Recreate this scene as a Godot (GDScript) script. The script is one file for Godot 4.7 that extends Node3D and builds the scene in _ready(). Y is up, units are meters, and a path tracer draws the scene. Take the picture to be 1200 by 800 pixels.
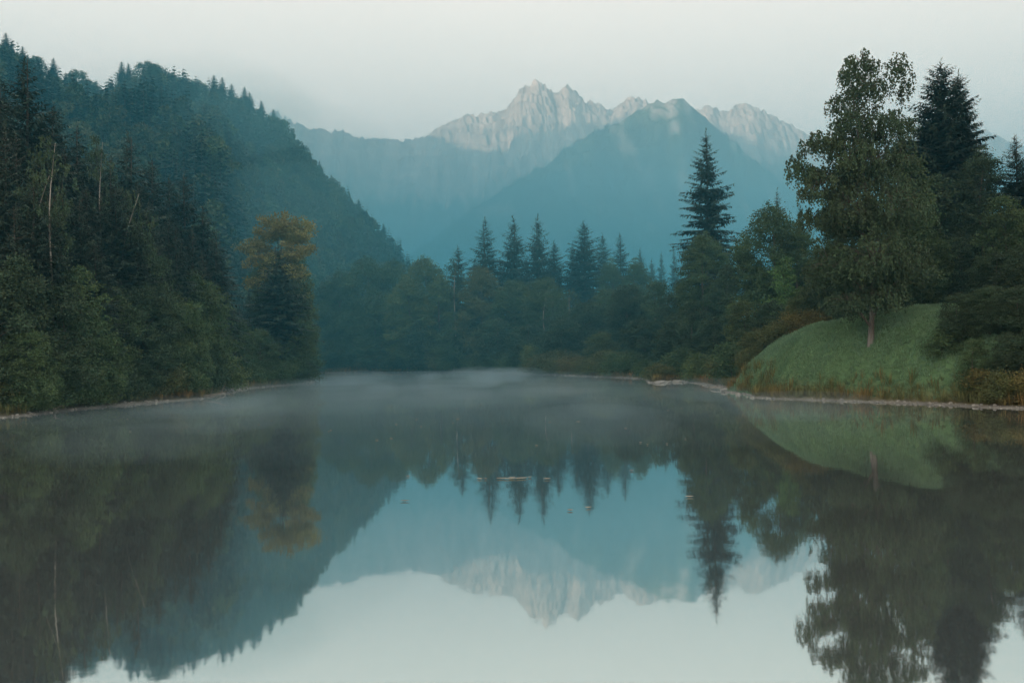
extends Node3D
# A still mountain lake at dawn: shaded forest banks, valley haze, sunlit peaks.
# Units are metres; the water lies at y = 0, the camera stands on the near bank.

const SHORE := [Vector2(-34.0, 10.0), Vector2(-33.0, -20.0), Vector2(-33.5, -45.0), Vector2(-32.3, -59.6), Vector2(-32.3, -62.7), Vector2(-31.4, -67.7), Vector2(-31.3, -72.8), Vector2(-29.1, -80.6), Vector2(-27.0, -87.2), Vector2(-27.7, -98.4), Vector2(-30.1, -111.1), Vector2(-28.2, -121.4), Vector2(-26.2, -130.2), Vector2(-27.5, -138.0), Vector2(-35.0, -158.0), Vector2(-46.0, -182.0), Vector2(-39.3, -207.9), Vector2(-30.4, -208.0), Vector2(-18.6, -196.2), Vector2(-8.1, -185.7), Vector2(-0.1, -163.5), Vector2(10.5, -137.3), Vector2(15.4, -120.4), Vector2(14.6, -104.1), Vector2(18.4, -107.7), Vector2(18.4, -93.9), Vector2(16.8, -78.7), Vector2(16.7, -69.9), Vector2(19.4, -65.0), Vector2(21.8, -60.8), Vector2(24.3, -56.9), Vector2(26.9, -52.5), Vector2(28.4, -50.5), Vector2(31.0, -40.0), Vector2(30.0, -10.0), Vector2(24.0, -4.0), Vector2(10.0, -3.0), Vector2(-12.0, -3.0), Vector2(-25.0, 2.0)]
const HILL := [[-0.854, 78.0, 250, 75], [-0.682, 87.7, 270, 85], [-0.562, 94.3, 300, 95], [-0.511, 91.2, 315, 100], [-0.459, 85.2, 325, 105], [-0.417, 80.8, 335, 110], [-0.382, 87.0, 340, 115], [-0.339, 87.3, 345, 120], [-0.296, 84.3, 350, 125], [-0.257, 83.1, 355, 200], [-0.230, 77.8, 360, 215], [-0.195, 67.0, 380, 230], [-0.161, 56.3, 400, 240], [-0.127, 46.0, 420, 250], [-0.093, 33.4, 440, 270], [-0.060, 19.5, 450, 290], [-0.000, 1.5, 470, 330]]
const NEAR_CREST := [Vector3(-597, 219, -3500), Vector3(-482, 290, -3550), Vector3(-333, 384, -3600), Vector3(-211, 481, -3650), Vector3(-117, 555, -3700), Vector3(12, 650, -3750), Vector3(95, 710, -3800), Vector3(145, 732, -3820), Vector3(213, 796, -3850), Vector3(351, 878, -3900), Vector3(459, 938, -3950), Vector3(549, 988, -3980), Vector3(604, 1023, -4000), Vector3(638, 1012, -4000), Vector3(672, 1025, -4000), Vector3(707, 1021, -4000), Vector3(814, 940, -4030), Vector3(923, 857, -4060), Vector3(1070, 739, -4100), Vector3(1223, 624, -4150), Vector3(1379, 521, -4200), Vector3(1610, 365, -4250), Vector3(1847, 218, -4300)]
const FAR_CREST := [Vector3(-2566, 1743, -7200), Vector3(-2149, 1684, -7250), Vector3(-1913, 1691, -7300), Vector3(-1818, 1752, -7300), Vector3(-1734, 1844, -7300), Vector3(-1672, 1824, -7300), Vector3(-1596, 1772, -7350), Vector3(-1420, 1711, -7350), Vector3(-1240, 1700, -7400), Vector3(-1113, 1666, -7400), Vector3(-923, 1643, -7400), Vector3(-801, 1638, -7450), Vector3(-673, 1649, -7450), Vector3(-576, 1692, -7450), Vector3(-450, 1772, -7500), Vector3(-352, 1821, -7500), Vector3(-313, 1846, -7500), Vector3(-249, 1819, -7500), Vector3(-126, 1849, -7500), Vector3(23, 1904, -7500), Vector3(76, 1987, -7500), Vector3(142, 2064, -7500), Vector3(220, 2088, -7500), Vector3(258, 2068, -7500), Vector3(309, 2015, -7500), Vector3(353, 1969, -7500), Vector3(406, 2012, -7520), Vector3(465, 2056, -7520), Vector3(503, 2017, -7520), Vector3(569, 1971, -7550), Vector3(652, 1911, -7550), Vector3(787, 1888, -7600), Vector3(886, 1952, -7600), Vector3(958, 1977, -7600), Vector3(1062, 1942, -7600), Vector3(1178, 1868, -7600), Vector3(1348, 1771, -7650), Vector3(1681, 1511, -7700), Vector3(2004, 1174, -7700)]
const RIGHT_CREST := [Vector3(1027, 1573, -8300), Vector3(1316, 1746, -8300), Vector3(1498, 1921, -8300), Vector3(1593, 2033, -8300), Vector3(1694, 2074, -8300), Vector3(1769, 2049, -8320), Vector3(1825, 2005, -8320), Vector3(1888, 2059, -8340), Vector3(1991, 2088, -8350), Vector3(2091, 2072, -8350), Vector3(2193, 2015, -8360), Vector3(2332, 1949, -8400), Vector3(2453, 1867, -8400), Vector3(2774, 1716, -8400), Vector3(3281, 1822, -8400), Vector3(3668, 1986, -8450), Vector3(3956, 1893, -8450), Vector3(4099, 1824, -8450), Vector3(4268, 1766, -8500), Vector3(4557, 1651, -8500), Vector3(4990, 1460, -8500), Vector3(5493, 1157, -8500)]
const TREES := [
	["spruce", -40.8, -84.0, 29.9, 8.4, 0, 0], ["spruce", -42.0, -80.0, 28.6, 8.2, 0, 0], ["spruce", -48.3, -95.0, 30.7, 8.5, 0, 0], ["spruce", -42.1, -92.0, 27.7, 8.3, 0, 0],
	["spruce", -41.6, -96.0, 26.7, 7.7, 0, 0], ["spruce", -41.5, -100.0, 25.8, 7.5, 0, 0], ["spruce", -39.2, -98.0, 24.1, 7.3, 0, 0], ["spruce", -39.8, -104.0, 27.5, 8.8, 0, 0],
	["spruce", -38.9, -108.0, 25.8, 7.2, 0, 0], ["spruce", -38.3, -112.0, 24.4, 6.9, 0, 0], ["spruce", -37.2, -114.0, 25.2, 7.3, 0, 0], ["spruce", -35.1, -114.0, 21.5, 7.6, 0, 0],
	["spruce", -32.7, -110.0, 18.2, 6.5, 0, 0], ["spruce", -39.3, -88.0, 23.0, 7.0, 0, 0], ["spruce", -43.0, -91.0, 26.3, 8.2, 0, 0], ["spruce", -38.7, -78.0, 21.9, 6.6, 0, 0],
	["spruce", -36.1, -80.0, 18.5, 6.2, 0, 0], ["spruce", -34.5, -84.0, 17.7, 6.0, 0, 0], ["spruce", -33.0, -96.0, 17.6, 6.2, 0, 0], ["spruce", -32.0, -100.0, 17.1, 6.2, 0, 0],
	["spruce", -33.5, -92.0, 18.2, 6.4, 0, 0], ["spruce", -37.0, -73.0, 21.7, 5.6, 0, 0], ["spruce", -34.1, -71.0, 16.9, 4.6, 0, 0], ["spruce", -33.6, -73.0, 15.1, 4.3, 0, 0],
	["spruce", -34.1, -79.0, 16.9, 5.1, 0, 0], ["spruce", -33.6, -85.0, 18.8, 5.5, 0, 0], ["spruce", -31.9, -85.0, 15.4, 4.8, 0, 0], ["spruce", -31.2, -93.0, 16.2, 5.3, 0, 0],
	["spruce", -30.4, -98.0, 14.3, 5.0, 0, 0], ["spruce", -31.7, -89.0, 13.9, 4.8, 0, 0], ["spruce", -34.3, -69.0, 14.7, 4.1, 0, 0], ["spruce", -32.1, -77.0, 12.9, 4.4, 0, 0],
	["spruce", -37.4, -100.0, 21.7, 7.7, 0, 0], ["spruce", -36.6, -86.0, 18.8, 6.6, 0, 0], ["tall_birch", -33.6, -72.0, 20.4, 3.7, 0, 0], ["tall_birch", -38.3, -92.0, 25.0, 3.6, 0, 0],
	["birch", -35.1, -74.0, 18.2, 5.3, 0, 0], ["birch", -32.8, -86.0, 18.7, 5.2, 0, 0], ["broad", -33.7, -68.0, 10.8, 5.0, 0, 0], ["broad", -31.9, -73.0, 10.5, 5.0, 1, 0],
	["broad", -31.3, -69.0, 9.0, 5.3, 0, 0], ["broad", -31.2, -88.0, 12.6, 5.1, 0, 0], ["broad", -30.7, -96.0, 11.9, 5.4, 1, 0], ["broad", -29.6, -97.0, 11.0, 5.0, 1, 0],
	["broad", -32.2, -80.0, 9.5, 5.1, 1, 0], ["broad", -34.2, -66.0, 9.6, 5.4, 0, 0], ["broad", -31.2, -84.0, 10.1, 5.8, 0, 0], ["broad", -29.5, -88.0, 9.0, 5.7, 1, 0],
	["broad", -31.9, -76.0, 6.8, 5.2, 1, 0], ["broad", -32.7, -67.0, 5.8, 4.6, 1, 0], ["shrub", -35.5, -66.2, 2.6, 3.1, 1, 0], ["shrub", -34.3, -66.1, 3.2, 2.8, 3, 0],
	["shrub", -33.7, -66.9, 2.4, 3.0, 1, 0], ["shrub", -33.0, -67.8, 2.2, 2.6, 1, 0], ["shrub", -33.0, -70.0, 2.5, 2.6, 1, 0], ["shrub", -32.5, -71.5, 3.8, 3.0, 1, 0],
	["shrub", -32.4, -74.0, 2.4, 3.7, 1, 0], ["shrub", -32.2, -76.4, 2.6, 3.7, 5, 0], ["shrub", -31.7, -78.2, 2.5, 3.4, 0, 0], ["shrub", -31.4, -80.5, 2.7, 3.7, 0, 0],
	["shrub", -31.2, -83.5, 2.6, 4.0, 0, 0], ["shrub", -30.3, -85.0, 3.2, 4.1, 3, 0], ["shrub", -30.2, -88.8, 2.9, 3.9, 1, 0], ["shrub", -29.4, -90.8, 4.6, 3.5, 0, 0],
	["shrub", -29.2, -94.8, 4.5, 3.8, 0, 0], ["shrub", -28.7, -98.6, 3.6, 4.2, 5, 0], ["maple", -31.6, -136.0, 23.3, 11.2, 0, 1], ["spruce", -29.9, -128.0, 18.3, 11.6, 0, 1],
	["spruce", -35.9, -136.0, 13.0, 5.6, 0, 1], ["spruce", -38.5, -141.0, 11.1, 5.5, 0, 1], ["broad", -34.3, -139.0, 17.9, 5.5, 5, 1], ["broad", -30.0, -139.0, 18.8, 5.7, 5, 1],
	["broad", -28.4, -131.0, 13.4, 5.8, 0, 1], ["broad", -32.2, -129.0, 11.7, 5.5, 0, 1], ["broad", -26.4, -131.0, 10.9, 5.2, 1, 1], ["broad", -27.5, -127.0, 8.5, 6.1, 1, 1],
	["broad", -31.1, -122.0, 7.1, 5.4, 1, 1], ["broad", -32.9, -118.0, 8.3, 4.7, 1, 1], ["shrub", -31.4, -117.0, 2.9, 3.6, 1, 1], ["shrub", -30.6, -121.0, 2.3, 3.5, 1, 1],
	["shrub", -28.9, -124.0, 2.9, 3.8, 1, 1], ["shrub", -27.2, -127.0, 3.3, 3.9, 1, 1], ["shrub", -25.9, -130.0, 3.5, 3.1, 1, 1], ["broad", -37.1, -218.0, 22.4, 10.8, 1, 2],
	["broad", -31.2, -214.0, 24.9, 11.7, 1, 2], ["broad", -25.8, -218.0, 24.6, 10.8, 1, 2], ["broad", -17.9, -204.0, 23.6, 11.5, 5, 2], ["broad", -41.6, -224.0, 19.9, 10.0, 0, 2],
	["broad", -21.0, -200.0, 18.8, 9.9, 5, 2], ["broad", -28.6, -210.0, 16.8, 11.2, 1, 2], ["broad", -34.7, -214.0, 13.5, 10.1, 1, 2], ["broad", -13.9, -196.0, 19.1, 7.7, 5, 2],
	["tall_birch", -11.1, -188.0, 22.4, 4.5, 0, 2], ["tall_birch", 6.1, -168.0, 13.2, 4.3, 0, 2], ["tall_birch", 10.4, -172.0, 14.8, 3.8, 0, 2], ["spruce", -10.6, -200.0, 25.5, 7.3, 0, 2],
	["spruce", -5.0, -202.0, 31.3, 11.3, 0, 2], ["spruce", 0.7, -204.0, 31.7, 10.5, 0, 2], ["spruce", 5.8, -206.0, 32.2, 9.7, 0, 2], ["spruce", 9.2, -208.0, 26.9, 8.0, 0, 2],
	["spruce", 13.2, -210.0, 26.5, 7.6, 0, 2], ["spruce", 15.5, -208.0, 30.9, 10.7, 0, 2], ["spruce", 22.7, -244.0, 32.6, 8.4, 0, 2], ["spruce", 23.4, -212.0, 28.9, 9.1, 0, 2],
	["spruce", -2.2, -214.0, 24.3, 9.6, 0, 2], ["spruce", 3.3, -212.0, 23.6, 9.5, 0, 2], ["spruce", 34.2, -262.0, 30.7, 6.7, 0, 2], ["spruce", 41.0, -270.0, 30.5, 5.2, 0, 2],
	["spruce", 45.3, -275.0, 31.9, 5.3, 0, 2], ["spruce", 34.4, -242.0, 25.9, 6.7, 0, 2], ["spruce", -7.8, -217.0, 24.3, 7.4, 0, 2], ["broad", -5.8, -188.0, 20.2, 9.3, 3, 2],
	["broad", 0.2, -184.0, 17.2, 8.8, 1, 2], ["broad", 6.3, -178.0, 17.0, 8.8, 1, 2], ["broad", 12.6, -162.0, 11.7, 8.3, 0, 2], ["broad", 16.0, -166.0, 13.9, 8.3, 1, 2],
	["broad", 23.9, -190.0, 21.1, 7.2, 1, 2], ["broad", 17.8, -150.0, 13.6, 7.5, 0, 2], ["broad", 21.5, -146.0, 13.5, 7.0, 1, 2], ["broad", 20.2, -200.0, 22.1, 7.5, 1, 2],
	["broad", 20.8, -134.0, 9.6, 6.0, 0, 2], ["broad", 8.1, -156.0, 8.8, 7.8, 0, 2], ["broad", 2.9, -166.0, 8.1, 7.7, 0, 2], ["broad", -2.9, -176.0, 9.7, 8.4, 0, 2],
	["broad", -8.8, -190.0, 12.0, 8.5, 0, 2], ["broad", -11.5, -192.0, 8.8, 7.9, 1, 2], ["broad", 13.0, -144.0, 6.3, 6.9, 2, 2], ["broad", 17.6, -132.0, 7.8, 6.3, 0, 2],
	["broad", -16.7, -196.0, 10.7, 9.4, 0, 2], ["broad", -22.4, -202.0, 9.7, 9.3, 0, 2], ["shrub", -39.2, -211.8, 5.6, 6.7, 0, 2], ["shrub", -36.5, -213.7, 5.4, 6.9, 1, 2],
	["shrub", -33.5, -214.8, 5.9, 7.2, 1, 2], ["shrub", -29.8, -210.7, 4.4, 6.5, 3, 2], ["shrub", -26.5, -208.9, 6.1, 5.0, 4, 2], ["shrub", -23.0, -204.6, 5.4, 5.8, 4, 2],
	["shrub", -19.9, -203.3, 5.8, 5.6, 3, 2], ["shrub", -16.7, -200.8, 4.8, 6.3, 1, 2], ["shrub", -13.3, -194.4, 4.5, 6.8, 3, 2], ["shrub", -10.4, -192.2, 6.0, 4.8, 0, 2],
	["shrub", -7.4, -187.8, 3.7, 5.1, 5, 2], ["shrub", -4.5, -181.3, 4.9, 4.8, 3, 2], ["shrub", -1.8, -175.2, 3.5, 6.6, 1, 2], ["shrub", 0.7, -168.4, 3.2, 6.2, 1, 2],
	["shrub", 3.0, -159.4, 4.7, 3.7, 5, 2], ["shrub", 5.1, -154.1, 3.2, 5.9, 3, 2], ["shrub", 7.3, -151.9, 3.6, 5.5, 3, 2], ["shrub", 9.1, -146.5, 2.7, 4.6, 4, 2],
	["shrub", 10.8, -140.5, 2.5, 4.4, 3, 2], ["shrub", 12.5, -136.9, 3.4, 3.9, 3, 2], ["shrub", 13.9, -131.5, 3.0, 3.8, 1, 2], ["shrub", 15.5, -128.2, 3.2, 4.4, 1, 2],
	["shrub", 15.5, -114.5, 2.1, 3.3, 1, 2], ["shrub", 16.2, -108.3, 1.8, 3.5, 3, 2], ["shrub", 18.1, -110.5, 3.1, 4.1, 1, 2], ["hero_spruce", 26.3, -132.0, 32.9, 9.3, 0, 3],
	["broad", 23.7, -121.0, 17.7, 7.5, 1, 3], ["broad", 21.4, -124.0, 12.1, 5.3, 0, 3], ["broad", 25.4, -117.0, 13.1, 5.0, 0, 3], ["broad", 19.5, -118.0, 7.7, 5.3, 0, 3],
	["broad", 22.1, -108.0, 6.9, 4.8, 0, 3], ["broad", 20.4, -112.0, 9.0, 4.4, 0, 3], ["shrub", 19.0, -111.0, 3.6, 4.2, 1, 3], ["shrub", 20.0, -104.0, 2.9, 3.9, 5, 3],
	["shrub", 20.4, -96.0, 2.5, 3.3, 3, 3], ["broad", 26.2, -100.0, 18.0, 7.9, 1, 5], ["broad", 24.6, -104.0, 14.2, 5.2, 0, 5], ["broad", 28.5, -98.0, 15.6, 5.0, 1, 5],
	["broad", 22.9, -87.0, 7.6, 4.3, 0, 5], ["broad", 21.8, -94.0, 8.0, 4.3, 2, 5], ["broad", 21.1, -86.0, 5.2, 3.4, 3, 5], ["broad", 24.0, -81.0, 7.5, 4.4, 3, 5],
	["young_tree", 24.8, -90.0, 11.5, 3.4, 6, 5], ["spruce", 40.5, -150.0, 27.7, 4.3, 0, 5], ["spruce", 43.9, -150.0, 25.6, 4.0, 0, 5], ["shrub", 20.3, -92.0, 3.8, 3.3, 1, 5],
	["shrub", 19.9, -82.0, 3.2, 2.5, 3, 5], ["shrub", 21.3, -79.0, 4.5, 3.0, 3, 5], ["shrub", 22.9, -77.0, 5.2, 3.3, 4, 5], ["hero_birch", 23.4, -65.0, 22.8, 8.4, 0, 4],
	["dense_spruce", 35.0, -80.0, 26.6, 6.3, 0, 4], ["dense_spruce", 37.3, -82.0, 26.2, 4.6, 0, 4], ["dense_spruce", 34.6, -82.0, 23.6, 4.6, 0, 4], ["spruce", 37.4, -80.0, 18.1, 4.9, 0, 4],
	["spruce", 37.8, -74.0, 19.2, 4.1, 0, 4], ["spruce", 39.0, -72.0, 19.6, 5.2, 0, 4], ["spruce", 31.5, -64.0, 7.8, 3.3, 0, 4], ["broad", 29.2, -73.0, 17.4, 5.5, 1, 4],
	["broad", 32.6, -76.0, 16.5, 5.6, 0, 4], ["broad", 29.3, -72.0, 12.3, 5.3, 1, 4], ["broad", 25.8, -78.0, 11.5, 5.2, 0, 4], ["broad", 24.6, -80.0, 8.6, 4.4, 2, 4],
	["broad", 33.2, -74.0, 11.5, 4.9, 0, 4], ["broad", 36.2, -76.0, 18.5, 4.9, 0, 4], ["broad", 33.8, -68.0, 13.6, 4.3, 1, 4], ["broad", 32.2, -66.0, 9.5, 3.7, 0, 4],
	["broad", 32.5, -63.0, 9.7, 3.6, 0, 4], ["broad", 34.3, -64.0, 12.3, 4.1, 1, 4], ["broad", 28.4, -80.0, 11.2, 5.2, 0, 4], ["broad", 30.6, -79.0, 10.1, 5.1, 0, 4],
	["broad", 34.9, -81.0, 10.7, 5.3, 0, 4], ["broad", 35.8, -76.0, 9.0, 4.6, 0, 4], ["broad", 29.6, -80.0, 8.6, 4.1, 0, 4], ["broad", 34.3, -86.0, 22.1, 4.9, 0, 4],
	["broad", 27.4, -82.0, 16.9, 4.6, 0, 4], ["broad", 39.9, -86.0, 21.5, 4.6, 0, 4], ["broad", 27.0, -60.0, 4.8, 2.6, 0, 4], ["broad", 28.3, -59.0, 5.5, 2.8, 0, 4],
	["broad", 29.7, -58.0, 5.7, 3.0, 0, 4], ["broad", 26.5, -57.0, 3.8, 2.1, 1, 4], ["broad", 27.9, -56.0, 4.1, 2.4, 0, 4], ["broad", 29.1, -55.0, 4.6, 2.8, 0, 4],
	["shrub", 26.6, -56.5, 2.0, 1.9, 4, 4], ["shrub", 25.9, -60.0, 2.4, 1.7, 1, 4], ["shrub", 27.9, -53.8, 1.7, 2.3, 4, 4], ["shrub", 26.9, -54.6, 1.4, 2.1, 3, 4],
	["shrub", 25.8, -77.0, 7.0, 2.9, 0, 4], ["shrub", 28.1, -76.0, 7.1, 2.9, 0, 4], ["shrub", 30.7, -76.0, 7.3, 2.9, 0, 4], ["shrub", 32.9, -76.0, 7.2, 2.9, 0, 4]]
const RIDGE_TREES := [[0, -157.4, -312.0, 107.8], [0, -153.8, -315.3, 104.4], [0, -146.8, -321.4, 102.3], [1, -142.0, -326.6, 99.2], [0, -137.2, -331.2, 97.6], [0, -133.5, -333.2, 93.5], [0, -130.0, -335.0, 104.9], [0, -128.1, -336.0, 104.5], [1, -122.5, -338.2, 105.1], [1, -120.0, -339.2, 104.1], [1, -111.8, -342.4, 100.2], [0, -102.2, -346.0, 102.8], [0, -99.6, -347.1, 102.4], [0, -96.7, -348.3, 100.3], [0, -92.6, -349.9, 99.5], [0, -91.0, -350.6, 97.8], [0, -83.7, -354.8, 92.6], [0, -78.7, -363.3, 84.6], [0, -74.5, -373.1, 80.3], [0, -72.1, -378.4, 78.4], [0, -68.8, -385.3, 74.3], [0, -60.8, -401.0, 67.0], [0, -52.8, -415.5, 59.1], [1, -151.1, -317.7, 101.3], [1, -139.7, -329.0, 97.0], [1, -116.4, -340.6, 102.1], [1, -107.1, -344.2, 100.0], [0, -87.4, -352.6, 95.2], [0, -80.9, -358.0, 87.2], [0, -64.9, -393.1, 69.2]]
const BIRCH_LOBES := [[-0.6, 17.8, 0.8, 0.9], [1.2, 17.2, 0.8, 0.7], [1.7, 15.7, 0.4, 1.1], [-0.5, 16.0, 1.3, 1.2], [-1.1, 14.0, 1.3, 1.1], [1.3, 13.9, 1.3, 1.1], [-3.0, 12.8, 1.4, 0.7], [-4.3, 11.3, 0.8, 1.3], [-3.5, 9.8, 1.2, 1.3], [-1.8, 11.6, 1.3, 1.3], [-0.1, 11.4, 1.7, 1.6], [1.8, 11.7, 1.2, 1.4], [-3.9, 8.1, 1.0, 0.8], [-1.6, 8.4, 1.9, 1.9], [1.2, 8.5, 2.0, 2.0], [-0.5, 5.3, 2.5, 2.2], [-2.8, 5.1, 1.4, 1.9], [2.0, 5.0, 1.6, 1.9], [0.5, 3.1, 1.7, 1.0], [-2.0, 2.8, 1.4, 0.8]]
const MAPLE_LOBES := [[-1.1, 19.2, 1.9, 2.3], [0.9, 19.6, 1.6, 1.9], [2.9, 18.8, 1.9, 2.1], [-3.4, 17.1, 1.9, 1.2], [2.0, 16.1, 1.9, 1.6], [-1.8, 15.9, 1.6, 1.6], [3.8, 16.7, 1.0, 0.9], [-3.3, 14.5, 1.0, 0.8], [2.8, 13.2, 1.2, 1.2], [2.5, 10.6, 1.2, 1.2], [-3.1, 11.8, 0.9, 1.2], [0.2, 13.5, 2.3, 2.1]]

var rng := RandomNumberGenerator.new()
var noise := FastNoiseLite.new()      # broad relief
var ridged := FastNoiseLite.new()     # spurs and gullies of the mountains
var crags := FastNoiseLite.new()      # angular rock faces
var grain := FastNoiseLite.new()      # fine relief and colour
var shore_a := PackedVector2Array()
var taken := {}
var protos := {}
var mats := {}

# ---------------------------------------------------------------- naming
func numbered(called: String) -> String:
	if not taken.has(called):
		taken[called] = 0
		return called
	taken[called] += 1
	return "%s_%03d" % [called, taken[called]]

func tag(o: Node, label: String, category: String, group := "", kind := "") -> void:
	o.set_meta("label", label)
	if category: o.set_meta("category", category)
	if group: o.set_meta("group", group)
	if kind: o.set_meta("kind", kind)

func mesh_node(called: String, m: Mesh, mat: Material, parent: Node) -> MeshInstance3D:
	var o := MeshInstance3D.new()
	o.name = numbered(called) if parent == self else called
	o.mesh = m
	o.material_override = mat
	parent.add_child(o, true)
	return o

# ---------------------------------------------------------------- mesh building
class Shape:
	var v := PackedVector3Array()
	var c := PackedColorArray()
	var n := PackedVector3Array()
	var i := PackedInt32Array()
	func leaf(p: Vector3, along: Vector3, across: Vector3, col: Color) -> void:
		var b := v.size()
		v.push_back(p); v.push_back(p + along * 0.45 + across); v.push_back(p + along); v.push_back(p + along * 0.45 - across)
		c.push_back(col); c.push_back(col); c.push_back(col); c.push_back(col)
		i.push_back(b); i.push_back(b + 1); i.push_back(b + 2)
		i.push_back(b); i.push_back(b + 2); i.push_back(b + 3)
	func tri(p: Vector3, q: Vector3, r: Vector3, col: Color) -> void:
		var b := v.size()
		v.push_back(p); v.push_back(q); v.push_back(r)
		c.push_back(col); c.push_back(col); c.push_back(col)
		i.push_back(b); i.push_back(b + 1); i.push_back(b + 2)
	func tube(path: PackedVector3Array, radii: PackedFloat32Array, sides: int, cols: PackedColorArray) -> void:
		var b := v.size()
		for k in path.size():
			var d: Vector3 = (path[mini(k + 1, path.size() - 1)] - path[maxi(k - 1, 0)]).normalized()
			var s := d.cross(Vector3(0.31, 0.17, 0.93)).normalized()
			var u := s.cross(d)
			for j in sides:
				var a := TAU * j / sides
				v.push_back(path[k] + (s * cos(a) + u * sin(a)) * radii[k])
				c.push_back(cols[k % cols.size()])
		for k in path.size() - 1:
			for j in sides:
				var p := b + k * sides + j
				var q := b + k * sides + (j + 1) % sides
				i.push_back(p); i.push_back(q); i.push_back(p + sides)
				i.push_back(q); i.push_back(q + sides); i.push_back(p + sides)
	func done() -> ArrayMesh:
		var a := []
		a.resize(Mesh.ARRAY_MAX)
		a[Mesh.ARRAY_VERTEX] = v
		a[Mesh.ARRAY_COLOR] = c
		a[Mesh.ARRAY_INDEX] = i
		if n.size(): a[Mesh.ARRAY_NORMAL] = n
		var m := ArrayMesh.new()
		m.add_surface_from_arrays(Mesh.PRIMITIVE_TRIANGLES, a)
		return m

func sheet(s: Shape, w: int, h: int) -> void:      # indices and normals of a w x h grid of points already in s.v
	var flip := (s.v[w] - s.v[0]).cross(s.v[1] - s.v[0]).y < 0.0
	for r in h - 1:
		for k in w - 1:
			var p := r * w + k
			if flip:
				s.i.append_array(PackedInt32Array([p, p + w, p + 1, p + 1, p + w, p + w + 1]))
				continue
			s.i.push_back(p); s.i.push_back(p + 1); s.i.push_back(p + w)
			s.i.push_back(p + 1); s.i.push_back(p + w + 1); s.i.push_back(p + w)
	s.n.resize(w * h)
	for r in h:
		for k in w:
			var dx: Vector3 = s.v[r * w + mini(k + 1, w - 1)] - s.v[r * w + maxi(k - 1, 0)]
			var dz: Vector3 = s.v[mini(r + 1, h - 1) * w + k] - s.v[maxi(r - 1, 0) * w + k]
			var nn := dz.cross(dx).normalized()
			s.n[r * w + k] = nn if nn.y >= 0.0 else -nn

func shift(col: Color, amount: float) -> Color:     # a natural spread of tone and hue round a base colour
	var k := 1.0 + rng.randf_range(-amount, amount)
	return Color(col.r * k * (1.0 + rng.randf_range(-amount, amount) * 0.35), col.g * k, col.b * k * (1.0 + rng.randf_range(-amount, amount) * 0.3))

func ball() -> Vector3:
	var p := Vector3(rng.randfn(), rng.randfn(), rng.randfn())
	return p.normalized()

# ---------------------------------------------------------------- terrain
func shore_distance(x: float, z: float) -> float:   # > 0 on land, < 0 in the lake
	var p := Vector2(x, z)
	var best := 1e9
	var inside := false
	var count := shore_a.size()
	var j := count - 1
	for k in count:
		var a := shore_a[k]
		var b := shore_a[j]
		var e := b - a
		var w := p - a
		var t := clampf(w.dot(e) / e.length_squared(), 0.0, 1.0)
		best = minf(best, (w - e * t).length_squared())
		if (a.y > z) != (b.y > z) and x < (b.x - a.x) * (z - a.y) / (b.y - a.y) + a.x:
			inside = not inside
		j = k
	var d := sqrt(best)
	return -d if inside else d

func hill_height(x: float, z: float) -> float:
	var d := -z
	if d < 40.0: return 0.0
	var t := x / d
	var lo = HILL[0]
	var hi = HILL[HILL.size() - 1]
	if t >= hi[0]: return 0.0
	var f := 0.0
	if t <= lo[0]:
		hi = lo
	else:
		for k in HILL.size() - 1:
			if t >= HILL[k][0] and t < HILL[k + 1][0]:
				lo = HILL[k]; hi = HILL[k + 1]
				f = (t - lo[0]) / (hi[0] - lo[0])
	var crest: float = lerpf(lo[1], hi[1], f)
	var dc: float = lerpf(lo[2], hi[2], f)
	var db: float = lerpf(lo[3], hi[3], f)
	if d < db: return 0.0
	if d < dc:
		var s := (d - db) / (dc - db)
		var r := sin(s * PI)
		return crest * (0.35 * s + 0.65 * s * s * (3.0 - 2.0 * s)) + r * (noise.get_noise_2d(x * 1.3, z * 1.3) * 11.0 + grain.get_noise_2d(x * 0.5, z * 0.5) * 3.0)
	return maxf(0.0, crest - (d - dc) * 0.30)

func mound_height(x: float, z: float) -> float:
	var p := Vector2(x - 28.5, z + 67.0)
	var a := p.x * 0.5 + p.y * 0.866
	var b := minf(0.0, p.x * 0.866 - p.y * 0.5)
	var r := (a / (14.0 if a > 0.0 else 19.0)) ** 2 + (b / 7.6) ** 2
	if r >= 1.0: return 0.0
	var lumps := noise.get_noise_2d(x * 9.0, z * 9.0) * 0.42 + noise.get_noise_2d(x * 26.0, z * 26.0) * 0.16
	return 4.7 * pow(1.0 - r, 0.72) + lumps * smoothstep(0.0, 0.25, 1.0 - r)

func land(x: float, z: float) -> Array:             # [height, distance from the shore]
	var s := shore_distance(x, z)
	s += noise.get_noise_2d(x * 6.0, z * 6.0) * 0.9 + grain.get_noise_2d(x * 2.2, z * 2.2) * 0.35
	if s < 0.0:
		return [maxf(-1.8, s * 0.28), s]
	var h := 0.13 * minf(s, 1.6)
	if s > 1.6: h += 0.85 * smoothstep(1.6, 5.0, s) + 0.02 * minf(s - 1.6, 120.0)
	h += hill_height(x, z) * smoothstep(1.0, 26.0, s) + mound_height(x, z) * smoothstep(0.6, 2.5, s)
	h += grain.get_noise_2d(x * 3.0, z * 3.0) * 0.10 * smoothstep(0.5, 3.0, s)
	return [h, s]

func beach(x: float, z: float) -> float:              # width of the gravel strip, which comes and goes along the shore
	var k := smoothstep(-0.25, 0.45, noise.get_noise_2d(x * 2.6 + 50.0, z * 2.6))
	return 0.25 + 0.4 * k if x > 12.0 else 0.15 + 1.3 * k

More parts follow.
